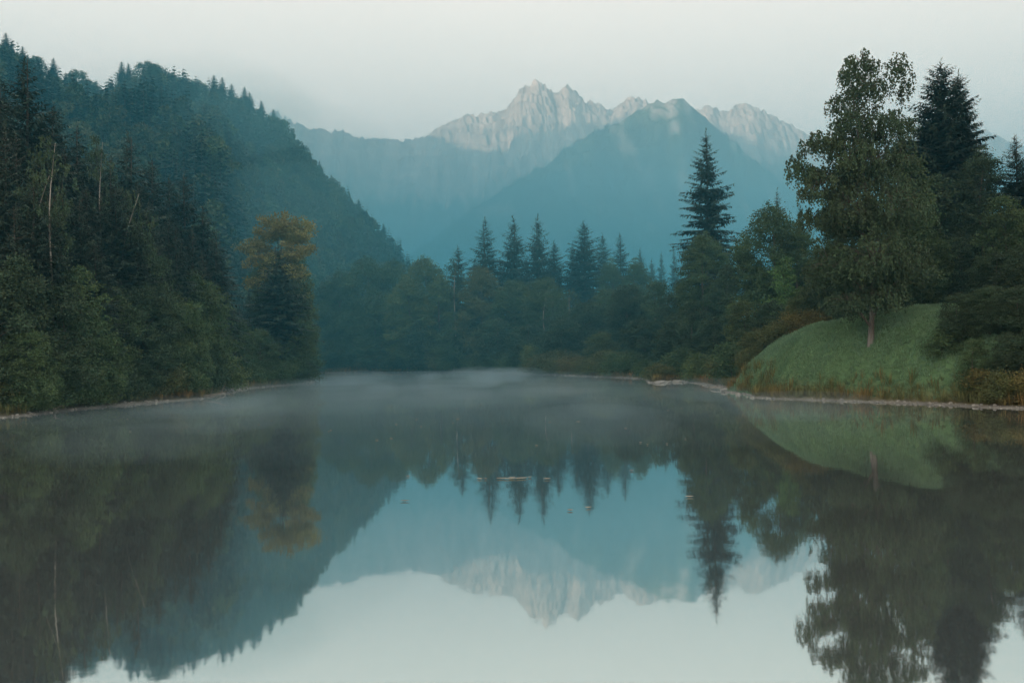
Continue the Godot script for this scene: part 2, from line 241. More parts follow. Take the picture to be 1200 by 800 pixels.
func axis(stops: Array) -> PackedFloat32Array:      # [[from, step], [from, step] ... [end, 0]]
	var out := PackedFloat32Array()
	for k in stops.size() - 1:
		var x: float = stops[k][0]
		while x < stops[k + 1][0] - 0.001:
			out.push_back(x)
			x += stops[k][1]
	out.push_back(stops[stops.size() - 1][0])
	return out

func build_ground() -> void:
	var xs := axis([[-9000.0, 1500.0], [-3000.0, 400.0], [-600.0, 30.0], [-240.0, 8.0], [-64.0, 0.8], [14.0, 0.45], [36.0, 1.2], [46.0, 4.0], [84.0, 16.0], [260.0, 60.0], [800.0, 400.0], [3000.0, 1500.0], [9000.0, 0.0]])
	var zs := axis([[-12000.0, 1500.0], [-4500.0, 300.0], [-1200.0, 60.0], [-480.0, 7.0], [-216.0, 1.0], [-140.0, 0.8], [-84.0, 0.5], [-50.0, 1.6], [6.0, 6.0], [60.0, 40.0], [300.0, 400.0], [3000.0, 0.0]])
	var s := Shape.new()
	for z in zs:
		for x in xs:
			var l := land(x, z)
			s.v.push_back(Vector3(x, l[0], z))
			var g := grain.get_noise_2d(x * 5.0, z * 5.0)
			var b := noise.get_noise_2d(x * 3.0 + 90.0, z * 3.0)
			var gravel := Color(0.185, 0.18, 0.16) * (1.0 + 0.5 * g)
			var soil := Color(0.062, 0.056, 0.036) * (1.0 + 0.5 * g)
			var dry := Color(0.13, 0.115, 0.055) * (1.0 + 0.4 * g)
			var turf := Color(0.092, 0.165, 0.076) * (1.0 + 0.35 * g + 0.25 * b)
			var meadow := clampf(mound_height(x, z) * 0.9, 0.0, 1.0)
			var col := soil.lerp(dry, smoothstep(8.0, 3.0, l[1]) * (0.55 + 0.45 * b))
			if x > 12.0: col = col.lerp(dry, smoothstep(9.0, 4.0, l[1]))
			col = col.lerp(turf, meadow)
			col = gravel.lerp(col, smoothstep(0.0, 0.5, l[1] + 0.3 * g - beach(x, z)))
			s.c.push_back(col)
	sheet(s, xs.size(), zs.size())
	var o := mesh_node("ground", s.done(), mats.earth, self)
	tag(o, "gravel shore, grassy banks and forest floor round the lake", "ground", "", "structure")

func build_water() -> void:
	var m := PlaneMesh.new()
	m.size = Vector2(110.0, 236.0)
	m.subdivide_width = 2
	var o := mesh_node("lake", m, mats.water, self)
	o.position = Vector3(-6.0, 0.0, -108.0)
	tag(o, "calm dark green lake mirroring forest, peaks and pale sky", "lake", "", "structure")

# ---------------------------------------------------------------- mountains
func crest_at(crest: Array, lengths: PackedFloat32Array, d: float) -> Vector3:
	for k in lengths.size() - 1:
		if d <= lengths[k + 1]:
			return crest[k].lerp(crest[k + 1], (d - lengths[k]) / (lengths[k + 1] - lengths[k]))
	return crest[crest.size() - 1]

func build_mountain(called: String, crest: Array, front: Vector3, back: Vector3, across: int, down: int, spur: float, tree_line: float, rock: Color, label: String, seed_shift: float, jag := 6.0) -> Shape:
	var lengths := PackedFloat32Array([0.0])
	for k in crest.size() - 1: lengths.push_back(lengths[k] + crest[k].distance_to(crest[k + 1]))
	var total := lengths[lengths.size() - 1]
	var s := Shape.new()
	var rows := down + down / 3
	for r in rows:
		var t := 1.0 - float(r) / (down - 1) if r < down else -float(r - down + 1) / (rows - down)
		t = signf(t) * pow(absf(t), 1.35)            # finer near the crest
		for k in across:
			var here := total * k / (across - 1)
			var p := crest_at(crest, lengths, here)
			var blur := minf(absf(t) * 900.0, 420.0)    # a summit's shape fades into the broad flank below it
			if blur > 8.0:
				var sum := p.y
				for step in [-1.0, -0.55, 0.55, 1.0]: sum += crest_at(crest, lengths, clampf(here + blur * step, 0.0, total)).y
				p.y = minf(p.y, sum / 5.0) * 0.5 + sum / 10.0
			var q := p + front * t if t >= 0.0 else p - back * t
			var a := absf(t)
			var nx := q.x + seed_shift
			var wx := noise.get_noise_2d(nx * 0.11, q.z * 0.11) * 170.0
			var wz := noise.get_noise_2d(nx * 0.11 + 700.0, q.z * 0.11) * 170.0
			var broad := ridged.get_noise_2d(nx + wx + q.z * 0.25, q.z + wz) - 1.0
			var mid := -crags.get_noise_2d(nx + wz * 1.2, q.z - wx * 1.2) - 1.0
			var small := ridged.get_noise_2d(nx * 9.0 + wx * 3.0, q.z * 9.0 + wz * 3.0) - 1.0
			var fine := grain.get_noise_2d(nx * 0.035, q.z * 0.035)
			var rise := p.y * pow(1.0 - a, 0.95)
			var low := 1.0 - a
			rise += broad * spur * 1.15 * p.y * smoothstep(0.0, 0.30, a) * low
			rise += mid * spur * 0.48 * p.y * smoothstep(0.0, 0.12, a) * low
			rise += small * spur * 0.11 * p.y * low
			rise += sin(rise * 0.075 + wx * 0.05) * 0.0085 * p.y * low * smoothstep(0.0, 0.05, a)      # ledges along the strata
			rise += (fine + 0.5 * grain.get_noise_2d(nx * 0.12, q.z * 0.12)) * jag * (1.0 - a * 0.5)
			s.v.push_back(Vector3(q.x + noise.get_noise_2d(nx * 0.15, q.z * 0.15 + 400.0) * 60.0 * a, maxf(rise, -30.0), q.z))
	sheet(s, across, rows)
	for k in s.v.size():
		var p := s.v[k]
		var nn := s.n[k]
		var g := grain.get_noise_2d(p.x * 0.09 + seed_shift, p.z * 0.09 + p.y * 0.07)
		var b := noise.get_noise_2d(p.x * 0.35 + seed_shift, p.z * 0.35 + p.y * 0.3)
		var wood := Color(0.040, 0.062, 0.036) * (1.0 + 0.7 * g + 0.7 * b)
		var pasture := Color(0.11, 0.13, 0.06) * (1.0 + 0.3 * g)
		var strata := grain.get_noise_2d(p.y * 0.16 + b * 6.0, p.x * 0.004)
		var stone := rock * (1.0 + 0.55 * g + 0.25 * b + 0.4 * strata)
		var bare := smoothstep(-0.10, 0.16, (p.y - tree_line) / 600.0 + 0.30 * b + 0.24 * g + (0.62 - nn.y) * 0.35)
		var col := wood.lerp(pasture, smoothstep(-0.25, 0.1, (p.y - tree_line) / 600.0 + 0.4 * b)).lerp(stone, bare)
		var run := ridged.get_noise_2d(p.x * 3.0 + seed_shift + b * 260.0, p.z * 1.3 + g * 60.0)      # gullies swept bare by avalanches
		col = col.lerp(stone * 0.8, smoothstep(0.42, 0.75, run + 0.25 * g) * smoothstep(0.2, 0.6, p.y / tree_line) * 0.35)
		s.c.push_back(col)
	var o := mesh_node(called, s.done(), mats.rock, self)
	tag(o, label, "mountain", "", "structure")
	return s

# ---------------------------------------------------------------- plants
func spruce(h: float, r0: float, levels: int, gap: float, sparse: float, droop: float, widest := 0.52, curve := 0.74) -> Dictionary:
	var crown := Shape.new()
	var wood := Shape.new()
	var bark := Color(0.085, 0.075, 0.06)
	var path := PackedVector3Array()
	var radii := PackedFloat32Array()
	var bend := Vector3(rng.randf_range(-0.25, 0.25), 0, rng.randf_range(-0.25, 0.25))
	for k in 9:
		var t := k / 8.0
		path.push_back(Vector3(0, -0.4 + t * (h + 0.3), 0) + bend * sin(t * 5.0) * t)
		radii.push_back(lerpf(0.012 * h, 0.02, t))
	wood.tube(path, radii, 7, PackedColorArray([bark, bark * 1.2, bark * 0.9]))
	var base := Color(0.036, 0.060, 0.042)
	for l in levels:
		var t := pow((l + rng.randf()) / levels, 0.92)
		var y := h * (0.05 + 0.94 * t)
		var full := r0 * pow(clampf((1.0 - t) / widest, 0.0, 1.0), curve) * lerpf(0.88, 1.0, t) + 0.08
		var arms := roundi(lerpf(6.0, 4.0, t))
		var turn := rng.randf() * TAU
		for a in arms:
			if rng.randf() < sparse: continue
			var r := full * (rng.randf_range(0.55, 1.12) if rng.randf() > 0.07 else rng.randf_range(1.05, 1.3))
			var ang := turn + TAU * (a + rng.randf_range(-0.3, 0.3)) / arms
			var o := Vector3(cos(ang), 0, sin(ang))
			var side := Vector3(-o.z, 0, o.x)
			var pitch := lerpf(-0.18, 0.75, pow(t, 1.6)) + rng.randf_range(-0.12, 0.12)
			var sag := droop * (1.0 - t) * rng.randf_range(0.8, 1.2)
			var tone := shift(base, 0.22)
			var start := Vector3(0, y, 0)
			var pts := PackedVector3Array()
			for k in 4:
				var q := k / 3.0
				pts.push_back(start + o * r * q + Vector3.UP * r * (pitch * q - sag * q * q + 0.42 * sag * q * q * q))
			if l % 2 == 0: wood.tube(pts, PackedFloat32Array([0.05, 0.035, 0.02, 0.006]), 3, PackedColorArray([bark]))
			var q := 0.10 + rng.randf() * 0.08
			while q < 1.02:
				var p := start + o * r * q + Vector3.UP * r * (pitch * q - sag * q * q + 0.42 * sag * q * q * q)
				var reach := (0.22 + 0.40 * minf(r, 2.6) * (1.0 - q * 0.72)) * rng.randf_range(0.6, 1.1)
				for e in [-1.0, 1.0]:
					var d: Vector3 = (o * rng.randf_range(0.35, 0.9) + side * e + Vector3.UP * rng.randf_range(-0.75, 0.05)).normalized()
					var w: Vector3 = (d.cross(Vector3.UP + side * rng.randf_range(-0.7, 0.7))).normalized() * reach * rng.randf_range(0.13, 0.2)
					crown.leaf(p, d * reach, w, shift(tone, 0.16))
				if rng.randf() < 0.75:
					var d2 := (o * 0.3 + side * rng.randf_range(-0.5, 0.5) + Vector3.DOWN * rng.randf_range(0.6, 1.3)).normalized()
					crown.leaf(p, d2 * reach * 0.85, (d2.cross(o + side * rng.randf_range(-1, 1))).normalized() * reach * 0.13, shift(tone, 0.16))
				q += gap / r * rng.randf_range(0.75, 1.25)
			var tip := start + o * r + Vector3.UP * r * (pitch - 0.58 * sag)
			crown.leaf(tip, (o + Vector3.UP * 0.2).normalized() * 0.3, side * 0.05, tone)
	for k in 10:
		var q := h * (0.965 + 0.05 * k / 10.0)
		var d3 := (ball() * 0.6 + Vector3.UP).normalized()
		crown.leaf(Vector3(0, q, 0), d3 * 0.4, d3.cross(ball()).normalized() * 0.05, shift(base, 0.2))
	return {"wood": wood.done(), "crown": crown.done(), "h": h * 1.02, "w": r0 * 2.0}

func limb(wood: Shape, from: Vector3, to: Vector3, r: float, bark: PackedColorArray, lift: float) -> void:
	var pts := PackedVector3Array()
	var radii := PackedFloat32Array()
	for k in 5:
		var q := k / 4.0
		pts.push_back(from.lerp(to, q) + Vector3.UP * lift * sin(q * PI) + ball() * 0.08 * q * from.distance_to(to) * 0.3)
		radii.push_back(lerpf(r, r * 0.18, q))
	wood.tube(pts, radii, 5, bark)

# lobes: [x, y, z, rx, ry, rz]; leaves sit in clumps on the outer part of every lobe, so that sky shows between lobes and clumps
func leafy(lobes: Array, trunk_top: Vector3, trunk_r: float, bark: PackedColorArray, base: Color, leaf: float, clumps: float, per: int, hang: float, lean: Vector3, twigs := 0.0) -> Dictionary:
	var crown := Shape.new()
	var wood := Shape.new()
	var dark := PackedColorArray([Color(0.085, 0.07, 0.055), Color(0.11, 0.095, 0.075)])
	var path := PackedVector3Array()
	var radii := PackedFloat32Array()
	for k in 13:
		var t := k / 12.0
		path.push_back(Vector3(0, -0.4, 0).lerp(trunk_top, t) + lean * sin(t * PI) + Vector3(sin(t * 7.0), 0, cos(t * 9.0)) * 0.012 * trunk_top.y * t)
		radii.push_back(trunk_r * lerpf(1.0, 0.12, pow(t, 0.9)) * (1.25 if k == 0 else 1.0))
	wood.tube(path, radii, 8, bark)
	var top := 0.0
	var wide := 0.0
	for lb in lobes:
		var c := Vector3(lb[0], lb[1], lb[2])
		var e := Vector3(lb[3], lb[4], lb[5])
		top = maxf(top, c.y + e.y); wide = maxf(wide, absf(c.x) + e.x)
		var f := clampf((c.y - e.y * 1.1) / maxf(trunk_top.y, 0.1), 0.12, 0.95)
		limb(wood, path[int(f * 12.0)], c, trunk_r * 0.34 * (1.1 - f), dark, e.y * 0.3)
		var lobe_tone := shift(base, 0.16)
		var count := maxi(3, roundi(clumps * (e.x * e.y + e.y * e.z + e.x * e.z) / 3.0))
		for k in count:
			var d := ball()
			if d.y < -0.25: d.y *= 0.5
			var p := c + d * e * pow(rng.randf_range(0.30, 1.12 if trunk_top.y > 4.0 else 1.9), 0.55)
			var tone := shift(lobe_tone, 0.16)
			var size := rng.randf_range(0.55, 1.15)
			if twigs > 0.0:
				limb(wood, c + (p - c) * 0.3, p, 0.018, dark, 0.15)
			if hang > 0.0:
				var strands := per / 9
				for st in strands:
					var q := p + ball() * Vector3(0.5, 0.25, 0.5) * size
					var fall := hang * rng.randf_range(0.35, 1.2)
					var drift := Vector3(d.x, 0, d.z) * 0.22 + ball() * 0.12
					for n in 9:
						var u := n / 9.0
						var at := q + drift * u * fall + Vector3.DOWN * fall * u * u + ball() * 0.07
						var al := (ball() + Vector3.DOWN * 1.4).normalized() * leaf * rng.randf_range(0.7, 1.2)
						crown.leaf(at, al, al.cross(ball()).normalized() * leaf * 0.36, shift(tone, 0.15))
			else:
				for n in per:
					var at := p + Vector3(rng.randfn(), rng.randfn() * 0.62, rng.randfn()) * 0.36 * size
					var al := (ball() + Vector3.DOWN * 0.35 + d * 0.5).normalized() * leaf * rng.randf_range(0.65, 1.25)
					crown.leaf(at, al, al.cross(ball()).normalized() * leaf * 0.4, shift(tone, 0.15))
	return {"wood": wood.done(), "crown": crown.done(), "h": top, "w": wide * 2.0}

func crown_lobes(h: float, w: float, low: float, n: int, narrow: float) -> Array:
	var out := []
	for k in n:
		var t := (k + rng.randf() * 0.8) / n
		var y := h * lerpf(low, 0.93, t)
		var half := w * 0.5 * pow(sin(PI * clampf(0.16 + 0.76 * t, 0.0, 1.0)), narrow)
		var a := k * 2.4 + rng.randf_range(-0.6, 0.6)
		var r := w * rng.randf_range(0.13, 0.24) * (1.0 - 0.3 * t)
		var off := maxf(0.0, half - r * 0.7) * rng.randf_range(0.6, 1.05)
		out.append([cos(a) * off, y, sin(a) * off, r * rng.randf_range(0.9, 1.2), r * rng.randf_range(0.8, 1.15), r * rng.randf_range(0.9, 1.2)])
	out.append([0.0, h * 0.93, 0.0, w * 0.13, h * 0.07, w * 0.13])
	return out

func with_depth(flat: Array, deep: float) -> Array:  # spreads lobes given by x, y and size through the crown's depth
	var out := []
	for lb in flat:
		var z := rng.randf_range(0.25, 1.0) * deep
		out.append([lb[0], lb[1], z, lb[2], lb[3], lb[2] * rng.randf_range(0.9, 1.2)])
		out.append([lb[0] * rng.randf_range(0.3, 0.9), lb[1] - lb[3] * 0.2, -z * 0.9 + rng.randf_range(-0.5, 0.5), lb[2] * 0.85, lb[3] * 0.85, lb[2]])
	return out

func make_plants() -> void:
	var grey := PackedColorArray([Color(0.10, 0.088, 0.07), Color(0.075, 0.066, 0.052), Color(0.13, 0.115, 0.09)])
	var white := PackedColorArray([Color(0.31, 0.295, 0.265), Color(0.12, 0.11, 0.09), Color(0.34, 0.325, 0.29), Color(0.10, 0.09, 0.075), Color(0.36, 0.34, 0.30)])
	var green := Color(0.050, 0.080, 0.044)
	protos.spruce = [spruce(28, 3.7, 84, 0.20, 0.04, 0.6), spruce(28, 4.2, 78, 0.21, 0.10, 0.75, 0.6, 0.8), spruce(26, 3.5, 88, 0.20, 0.03, 0.5, 0.48, 0.7), spruce(20, 3.6, 70, 0.18, 0.04, 0.55, 0.6, 0.8), spruce(28, 3.5, 80, 0.2, 0.14, 0.8, 0.5, 0.66), spruce(24, 4.0, 76, 0.2, 0.08, 0.65, 0.66, 0.85)]
	protos.hero_spruce = [spruce(31, 4.4, 88, 0.17, 0.05, 0.7, 0.55, 0.78)]
	protos.dense_spruce = [spruce(27, 3.6, 110, 0.15, 0.0, 0.45, 0.42, 0.6), spruce(24, 3.2, 96, 0.15, 0.0, 0.4, 0.45, 0.58)]
	protos.broad = []
	for d in [[20.0, 9.0, 0.12, 40, 0.55], [16.0, 9.5, 0.10, 38, 0.5], [22.0, 8.0, 0.12, 42, 0.6], [11.0, 8.0, 0.09, 30, 0.5], [13.0, 6.2, 0.09, 30, 0.6]]:
		protos.broad.append(leafy(crown_lobes(d[0], d[1], d[2], d[3], d[4]), Vector3(0.3, d[0] * 0.86, 0.2), 0.016 * d[0], grey, green, 0.21, 17.0, 30, 0.0, Vector3(0.2, 0, 0.15)))
	protos.birch = [leafy(crown_lobes(17, 6.0, 0.22, 18, 0.6), Vector3(1.0, 16.2, 0.2), 0.15, white, green, 0.17, 10.0, 36, 1.3, Vector3(-0.9, 0, 1.2)), leafy(crown_lobes(18, 6.0, 0.35, 16, 0.6), Vector3(0.7, 17.2, 0.1), 0.14, white, green, 0.17, 10.0, 36, 1.2, Vector3(-0.7, 0, 1.0))]
	protos.tall_birch = [leafy(crown_lobes(21, 4.0, 0.68, 11, 0.6), Vector3(0.5, 20.0, 0.0), 0.13, white, green, 0.18, 13.0, 27, 0.9, Vector3(0.25, 0, 0.3)), leafy(crown_lobes(17, 4.2, 0.62, 10, 0.6), Vector3(-0.4, 16.4, 0.0), 0.12, white, green, 0.18, 13.0, 27, 0.9, Vector3(-0.25, 0, 0.3))]
	protos.hero_birch = [leafy(with_depth(BIRCH_LOBES, 2.2), Vector3(-0.9, 16.6, 0.0), 0.19, PackedColorArray([Color(0.24, 0.225, 0.2), Color(0.09, 0.08, 0.07), Color(0.2, 0.19, 0.165), Color(0.08, 0.07, 0.06)]), green * 1.0, 0.16, 17.0, 63, 0.9, Vector3(0.5, 0, 0.2), 1.0)]
	protos.maple = [leafy(with_depth(MAPLE_LOBES, 2.0), Vector3(0.2, 18.0, 0.0), 0.26, grey, Color(0.19, 0.19, 0.075), 0.26, 12.5, 26, 0.0, Vector3(0.2, 0, 0), 1.0)]
	protos.young_tree = [leafy(crown_lobes(9, 3.6, 0.08, 16, 0.9), Vector3(0, 8.0, 0), 0.10, grey, green * 1.15, 0.2, 24.0, 28, 0.0, Vector3.ZERO)]
	protos.shrub = []
	for d in [[3.2, 3.6, 9], [2.6, 4.0, 10], [4.2, 3.8, 11]]:
		protos.shrub.append(leafy(crown_lobes(d[0], d[1], 0.16, d[2], 0.45), Vector3(0.1, d[0] * 0.6, 0), 0.05, grey, green, 0.16, 62.0, 26, 0.0, Vector3.ZERO))

func plant(kind: String, x: float, z: float, top: float, wide: float, tint: Material, turn: float) -> Node3D:
	var l := land(x, z)
	while l[1] < 0.9:                                 # roots stay on dry land
		x *= 1.008; z *= 1.008
		l = land(x, z)
	var h: float = maxf(top - l[0], 1.7 if kind == "shrub" else 3.0)
	var best: Dictionary = protos[kind][0]
	if kind == "spruce": best = protos.spruce[rng.randi() % protos.spruce.size()]
	else: for p in protos[kind]:
		var want := h / wide
		if absf(log(p.h / p.w / want)) + absf(log(p.h / h)) * 0.5 < absf(log(best.h / best.w / want)) + absf(log(best.h / h)) * 0.5:
			best = p
	var o := Node3D.new()
	o.name = numbered(NAMES[kind])
	add_child(o)
	o.position = Vector3(x, l[0] - 0.05, z)
	var k: float = h / best.h
	var kx: float = clampf(wide * 1.12 / best.w, k * 0.8, k * 1.5)
	o.transform.basis = Basis(Vector3.UP, turn).scaled(Vector3(kx, k, kx)) if kind not in ["hero_birch", "maple"] else Basis.from_scale(Vector3(k, k, k))
	mesh_node("stem" if kind == "shrub" else "trunk", best.wood, mats.bark, o)
	mesh_node("foliage" if kind == "shrub" else "crown", best.crown, tint, o)
	return o

const NAMES := {"spruce": "spruce_tree", "hero_spruce": "spruce_tree", "dense_spruce": "spruce_tree", "broad": "broadleaf_tree", "birch": "birch_tree", "tall_birch": "birch_tree", "hero_birch": "birch_tree", "maple": "maple_tree", "young_tree": "young_tree", "shrub": "shrub"}
const PLACES := ["on the dark wooded bank below the hazy hill", "on the low point with the yellowing tree", "on the misty far shore under the mountains", "at the foot of the tallest lone spruce", "round the grassy mound", "between the tallest lone spruce and the mound"]
const TINT_WORDS := ["dark green", "mid green", "dull olive", "brownish", "rust coloured", "yellowish green", "fresh green"]

func build_plants() -> void:
	var tints := []
	for c in [Color(0.95, 0.97, 1.0), Color(1.35, 1.35, 1.15), Color(1.6, 1.35, 1.0), Color(1.9, 1.35, 1.0), Color(2.5, 1.4, 0.95), Color(1.9, 1.65, 1.15), Color(1.6, 1.85, 1.2)]:
		tints.append(foliage_material(c))
	var tops := {}
	for row in TREES:
		var kind: String = row[0]
		var hero: bool = kind in ["hero_spruce", "hero_birch", "maple", "young_tree"]
		var mat: Material = mats.needles if "spruce" in kind else mats.leaves if hero or "birch" in kind else tints[row[5]]
		if kind == "young_tree": mat = tints[6]
		var o := plant(kind, row[1], row[2], row[3], row[4], mat, rng.randf() * TAU if not kind in ["birch", "tall_birch"] else rng.randf_range(-0.4, 0.4))
		var place: String = PLACES[row[6]]
		match kind:
			"hero_spruce": tag(o, "tallest lone spruce with drooping tiers of branches above the shore trees", "tree")
			"hero_birch": tag(o, "tall birch with hanging twigs rooted on the grassy mound", "tree")
			"maple": tag(o, "broad tree with yellowing crown rising behind a dark spruce", "tree")
			"young_tree": tag(o, "small fresh green pointed tree before the darker broadleaf trees", "tree")
			"dense_spruce": tag(o, "dense blackish spruce behind the birch on the mound", "tree", "dense spruces behind the birch")
			"spruce": tag(o, "dark green spruce tree %s" % place, "tree", "spruces " + place)
			"broad": tag(o, "%s broadleaf tree %s" % [TINT_WORDS[row[5]], place], "tree", "%s broadleaf trees %s" % [TINT_WORDS[row[5]], place])
			"birch": tag(o, "leaning white birch %s" % place, "tree", "leaning birches " + place)
			"tall_birch": tag(o, "slender bare stemmed birch %s" % place, "tree", "slender birches " + place)
			"shrub": tag(o, "low %s shrub %s" % [TINT_WORDS[row[5]], place], "shrub", "low %s shrubs %s" % [TINT_WORDS[row[5]], place])
		if o.has_meta("group"):
			var key: String = o.get_meta("label")
			if not tops.has(key): tops[key] = []
			tops[key].append([row[3], o])
	rank_by_height(tops)

const RANKS := ["tallest", "second tallest", "third tallest", "fourth tallest", "fifth tallest", "sixth tallest", "seventh tallest", "eighth tallest"]

func rank_by_height(tops: Dictionary) -> void:       # tells look-alikes of a group apart by their size
	for key in tops:
		var rows: Array = tops[key]
		if rows.size() < 2: continue
		rows.sort_custom(func(a, b): return a[0] > b[0])
		for k in rows.size():
			var o: Node = rows[k][1]
			if rows.size() <= 8 or k < 3:
				var word: String = "shortest" if k == rows.size() - 1 else RANKS[k]
				if rows.size() == 2: word = ["taller", "shorter"][k]
				o.set_meta("label", "%s %s" % [word, o.get_meta("label").replace("dark green spruce tree", "dark spruce")])

# ---------------------------------------------------------------- far forest
func small_spruce() -> Mesh:
	var s := Shape.new()
	for l in 15:
		var t := l / 15.0
		var r := 2.0 * pow(1.0 - t, 0.85) + 0.12
		for a in 6:
			var ang := rng.randf() * TAU
			var o := Vector3(cos(ang), 0, sin(ang))
			var p := Vector3(0, 11.0 * (0.06 + 0.93 * t), 0)
			var q := r * rng.randf_range(0.7, 1.15)
			s.leaf(p, o * q + Vector3.DOWN * q * rng.randf_range(0.1, 0.6), Vector3(-o.z, rng.randf_range(-0.3, 0.3), o.x) * (0.2 + q * 0.22), shift(Color(0.030, 0.050, 0.034), 0.3))
	s.tri(Vector3(-0.12, 0, 0), Vector3(0.12, 0, 0), Vector3(0, 11.2, 0), Color(0.07, 0.06, 0.05))
	s.tri(Vector3(0, 0, -0.12), Vector3(0, 0, 0.12), Vector3(0, 11.2, 0), Color(0.07, 0.06, 0.05))
	return s.done()

func small_broad() -> Mesh:
	var s := Shape.new()
	for lb in crown_lobes(9.0, 6.0, 0.25, 9, 0.5):
		var tone := shift(Color(0.050, 0.072, 0.030), 0.25)
		for k in 64:
			var d := ball()
			var p := Vector3(lb[0], lb[1], lb[2]) + d * Vector3(lb[3], lb[4], lb[5]) * rng.randf_range(0.6, 1.1)
			var al := (ball() + d * 0.4).normalized() * rng.randf_range(0.4, 0.75)
			s.leaf(p, al, al.cross(ball()).normalized() * 0.24, shift(tone, 0.2))
	return s.done()

func scatter(called: String, label: String, m: Mesh, mat: Material, spots: Array, category: String) -> void:
	var mm := MultiMesh.new()
	mm.transform_format = MultiMesh.TRANSFORM_3D
	mm.use_colors = true
	mm.mesh = m
	mm.instance_count = spots.size()
	for k in spots.size():
		mm.set_instance_transform(k, spots[k][0])
		mm.set_instance_color(k, spots[k][1])
	var o := MultiMeshInstance3D.new()
	o.name = numbered(called)
	o.multimesh = mm
	o.material_override = mat
	add_child(o)
	tag(o, label, category, "", "stuff")

func upright(p: Vector3, k: float, wide := 1.0) -> Transform3D:
	return Transform3D(Basis(Vector3.UP, rng.randf() * TAU).scaled(Vector3(k * wide, k, k * wide)), p)

func build_hill_forest() -> void:
	var conifer := []
	var leafy_spots := []
	var tries := 0
	while tries < 15000:
		tries += 1
		var d := rng.randf_range(110.0, 452.0)
		var t := rng.randf_range(-0.66, 0.06)
		if rng.randf() > d / 452.0: continue
		var x := t * d
		var h := hill_height(x, -d)
		if h < 3.0: continue
		var back := hill_height(x * (1.0 + 12.0 / d), -d - 12.0)
		if back < h - 3.5: continue
		var p := Vector3(x, h + 0.4, -d)
		var low := 0.55 if back < h + 2.0 else 1.0        # stunted on the windy crest
		var mix := noise.get_noise_2d(x * 1.6 + 300.0, d * 1.6)
		var col := Color.WHITE * rng.randf_range(0.65, 1.35) * (1.0 + 0.9 * noise.get_noise_2d(x * 4.0, d * 4.0 + 500.0))
		if mix + rng.randf_range(-0.35, 0.35) > 0.02:
			conifer.append([upright(p, rng.randf_range(0.75, 1.45) * low, 1.0), col])
		else:
			leafy_spots.append([upright(p, rng.randf_range(0.7, 1.35) * low), Color(col.r * rng.randf_range(0.9, 1.35), col.g, col.b)])
	var conifer_mesh := small_spruce()
	var leafy_mesh := small_broad()
	scatter("forest", "dense spruce wood covering the hazy hillside", conifer_mesh, mats.needles, conifer, "forest")
	scatter("forest", "dense broadleaf wood covering the hazy hillside", leafy_mesh, mats.leaves, leafy_spots, "forest")
	for r in RIDGE_TREES:
		var o := Node3D.new()
		o.name = numbered("spruce_tree" if r[0] == 0 else "broadleaf_tree")
		add_child(o)
		var p: Dictionary = protos.spruce[2 + taken.size() % 2] if r[0] == 0 else protos.broad[3]
		var base := hill_height(r[1], r[2])
		var k: float = maxf(r[3] - base, 6.0) / p.h
		o.position = Vector3(r[1], base - 0.2, r[2])
		o.transform.basis = Basis(Vector3.UP, rng.randf() * TAU).scaled(Vector3(k * 1.25, k, k * 1.25) if r[0] == 0 else Vector3(k, k, k))
		mesh_node("trunk", p.wood, mats.bark, o)
		mesh_node("crown", p.crown, mats.needles if r[0] == 0 else mats.leaves, o)
		if r[0] == 0: tag(o, "small spruce standing out against the sky on the hill ridge", "tree", "spruces on the hill ridge")
		else: tag(o, "round headed tree against the sky on the hill ridge", "tree", "broadleaf trees on the hill ridge")

func build_mountain_forest(s: Shape) -> void:
	var m := Shape.new()
	for l in 5:
		for a in 3:
			var ang := rng.randf() * TAU
			var o := Vector3(cos(ang), 0, sin(ang))
			var r := 4.2 * (1.0 - l / 5.5)
			m.leaf(Vector3(0, 4.0 + l * 3.2, 0), o * r + Vector3.DOWN * r * 0.6, Vector3(-o.z, 0.2, o.x) * r * 0.5, shift(Color(0.034, 0.053, 0.034), 0.25))
	var spots := []
	for k in range(0, s.v.size()):
		var p := s.v[k]
		if p.y < 120.0 or p.y > 900.0: continue
		var c := s.c[k]
		if c.r > 0.11 or rng.randf() > 0.5: continue
		spots.append([upright(p + Vector3(rng.randf_range(-5, 5), -2.0, rng.randf_range(-5, 5)), rng.randf_range(0.6, 1.15)), Color.WHITE * rng.randf_range(0.75, 1.3)])
	scatter("forest", "far spruce forest on the slopes of the pointed blue mountain", m.done(), mats.needles, spots, "forest")

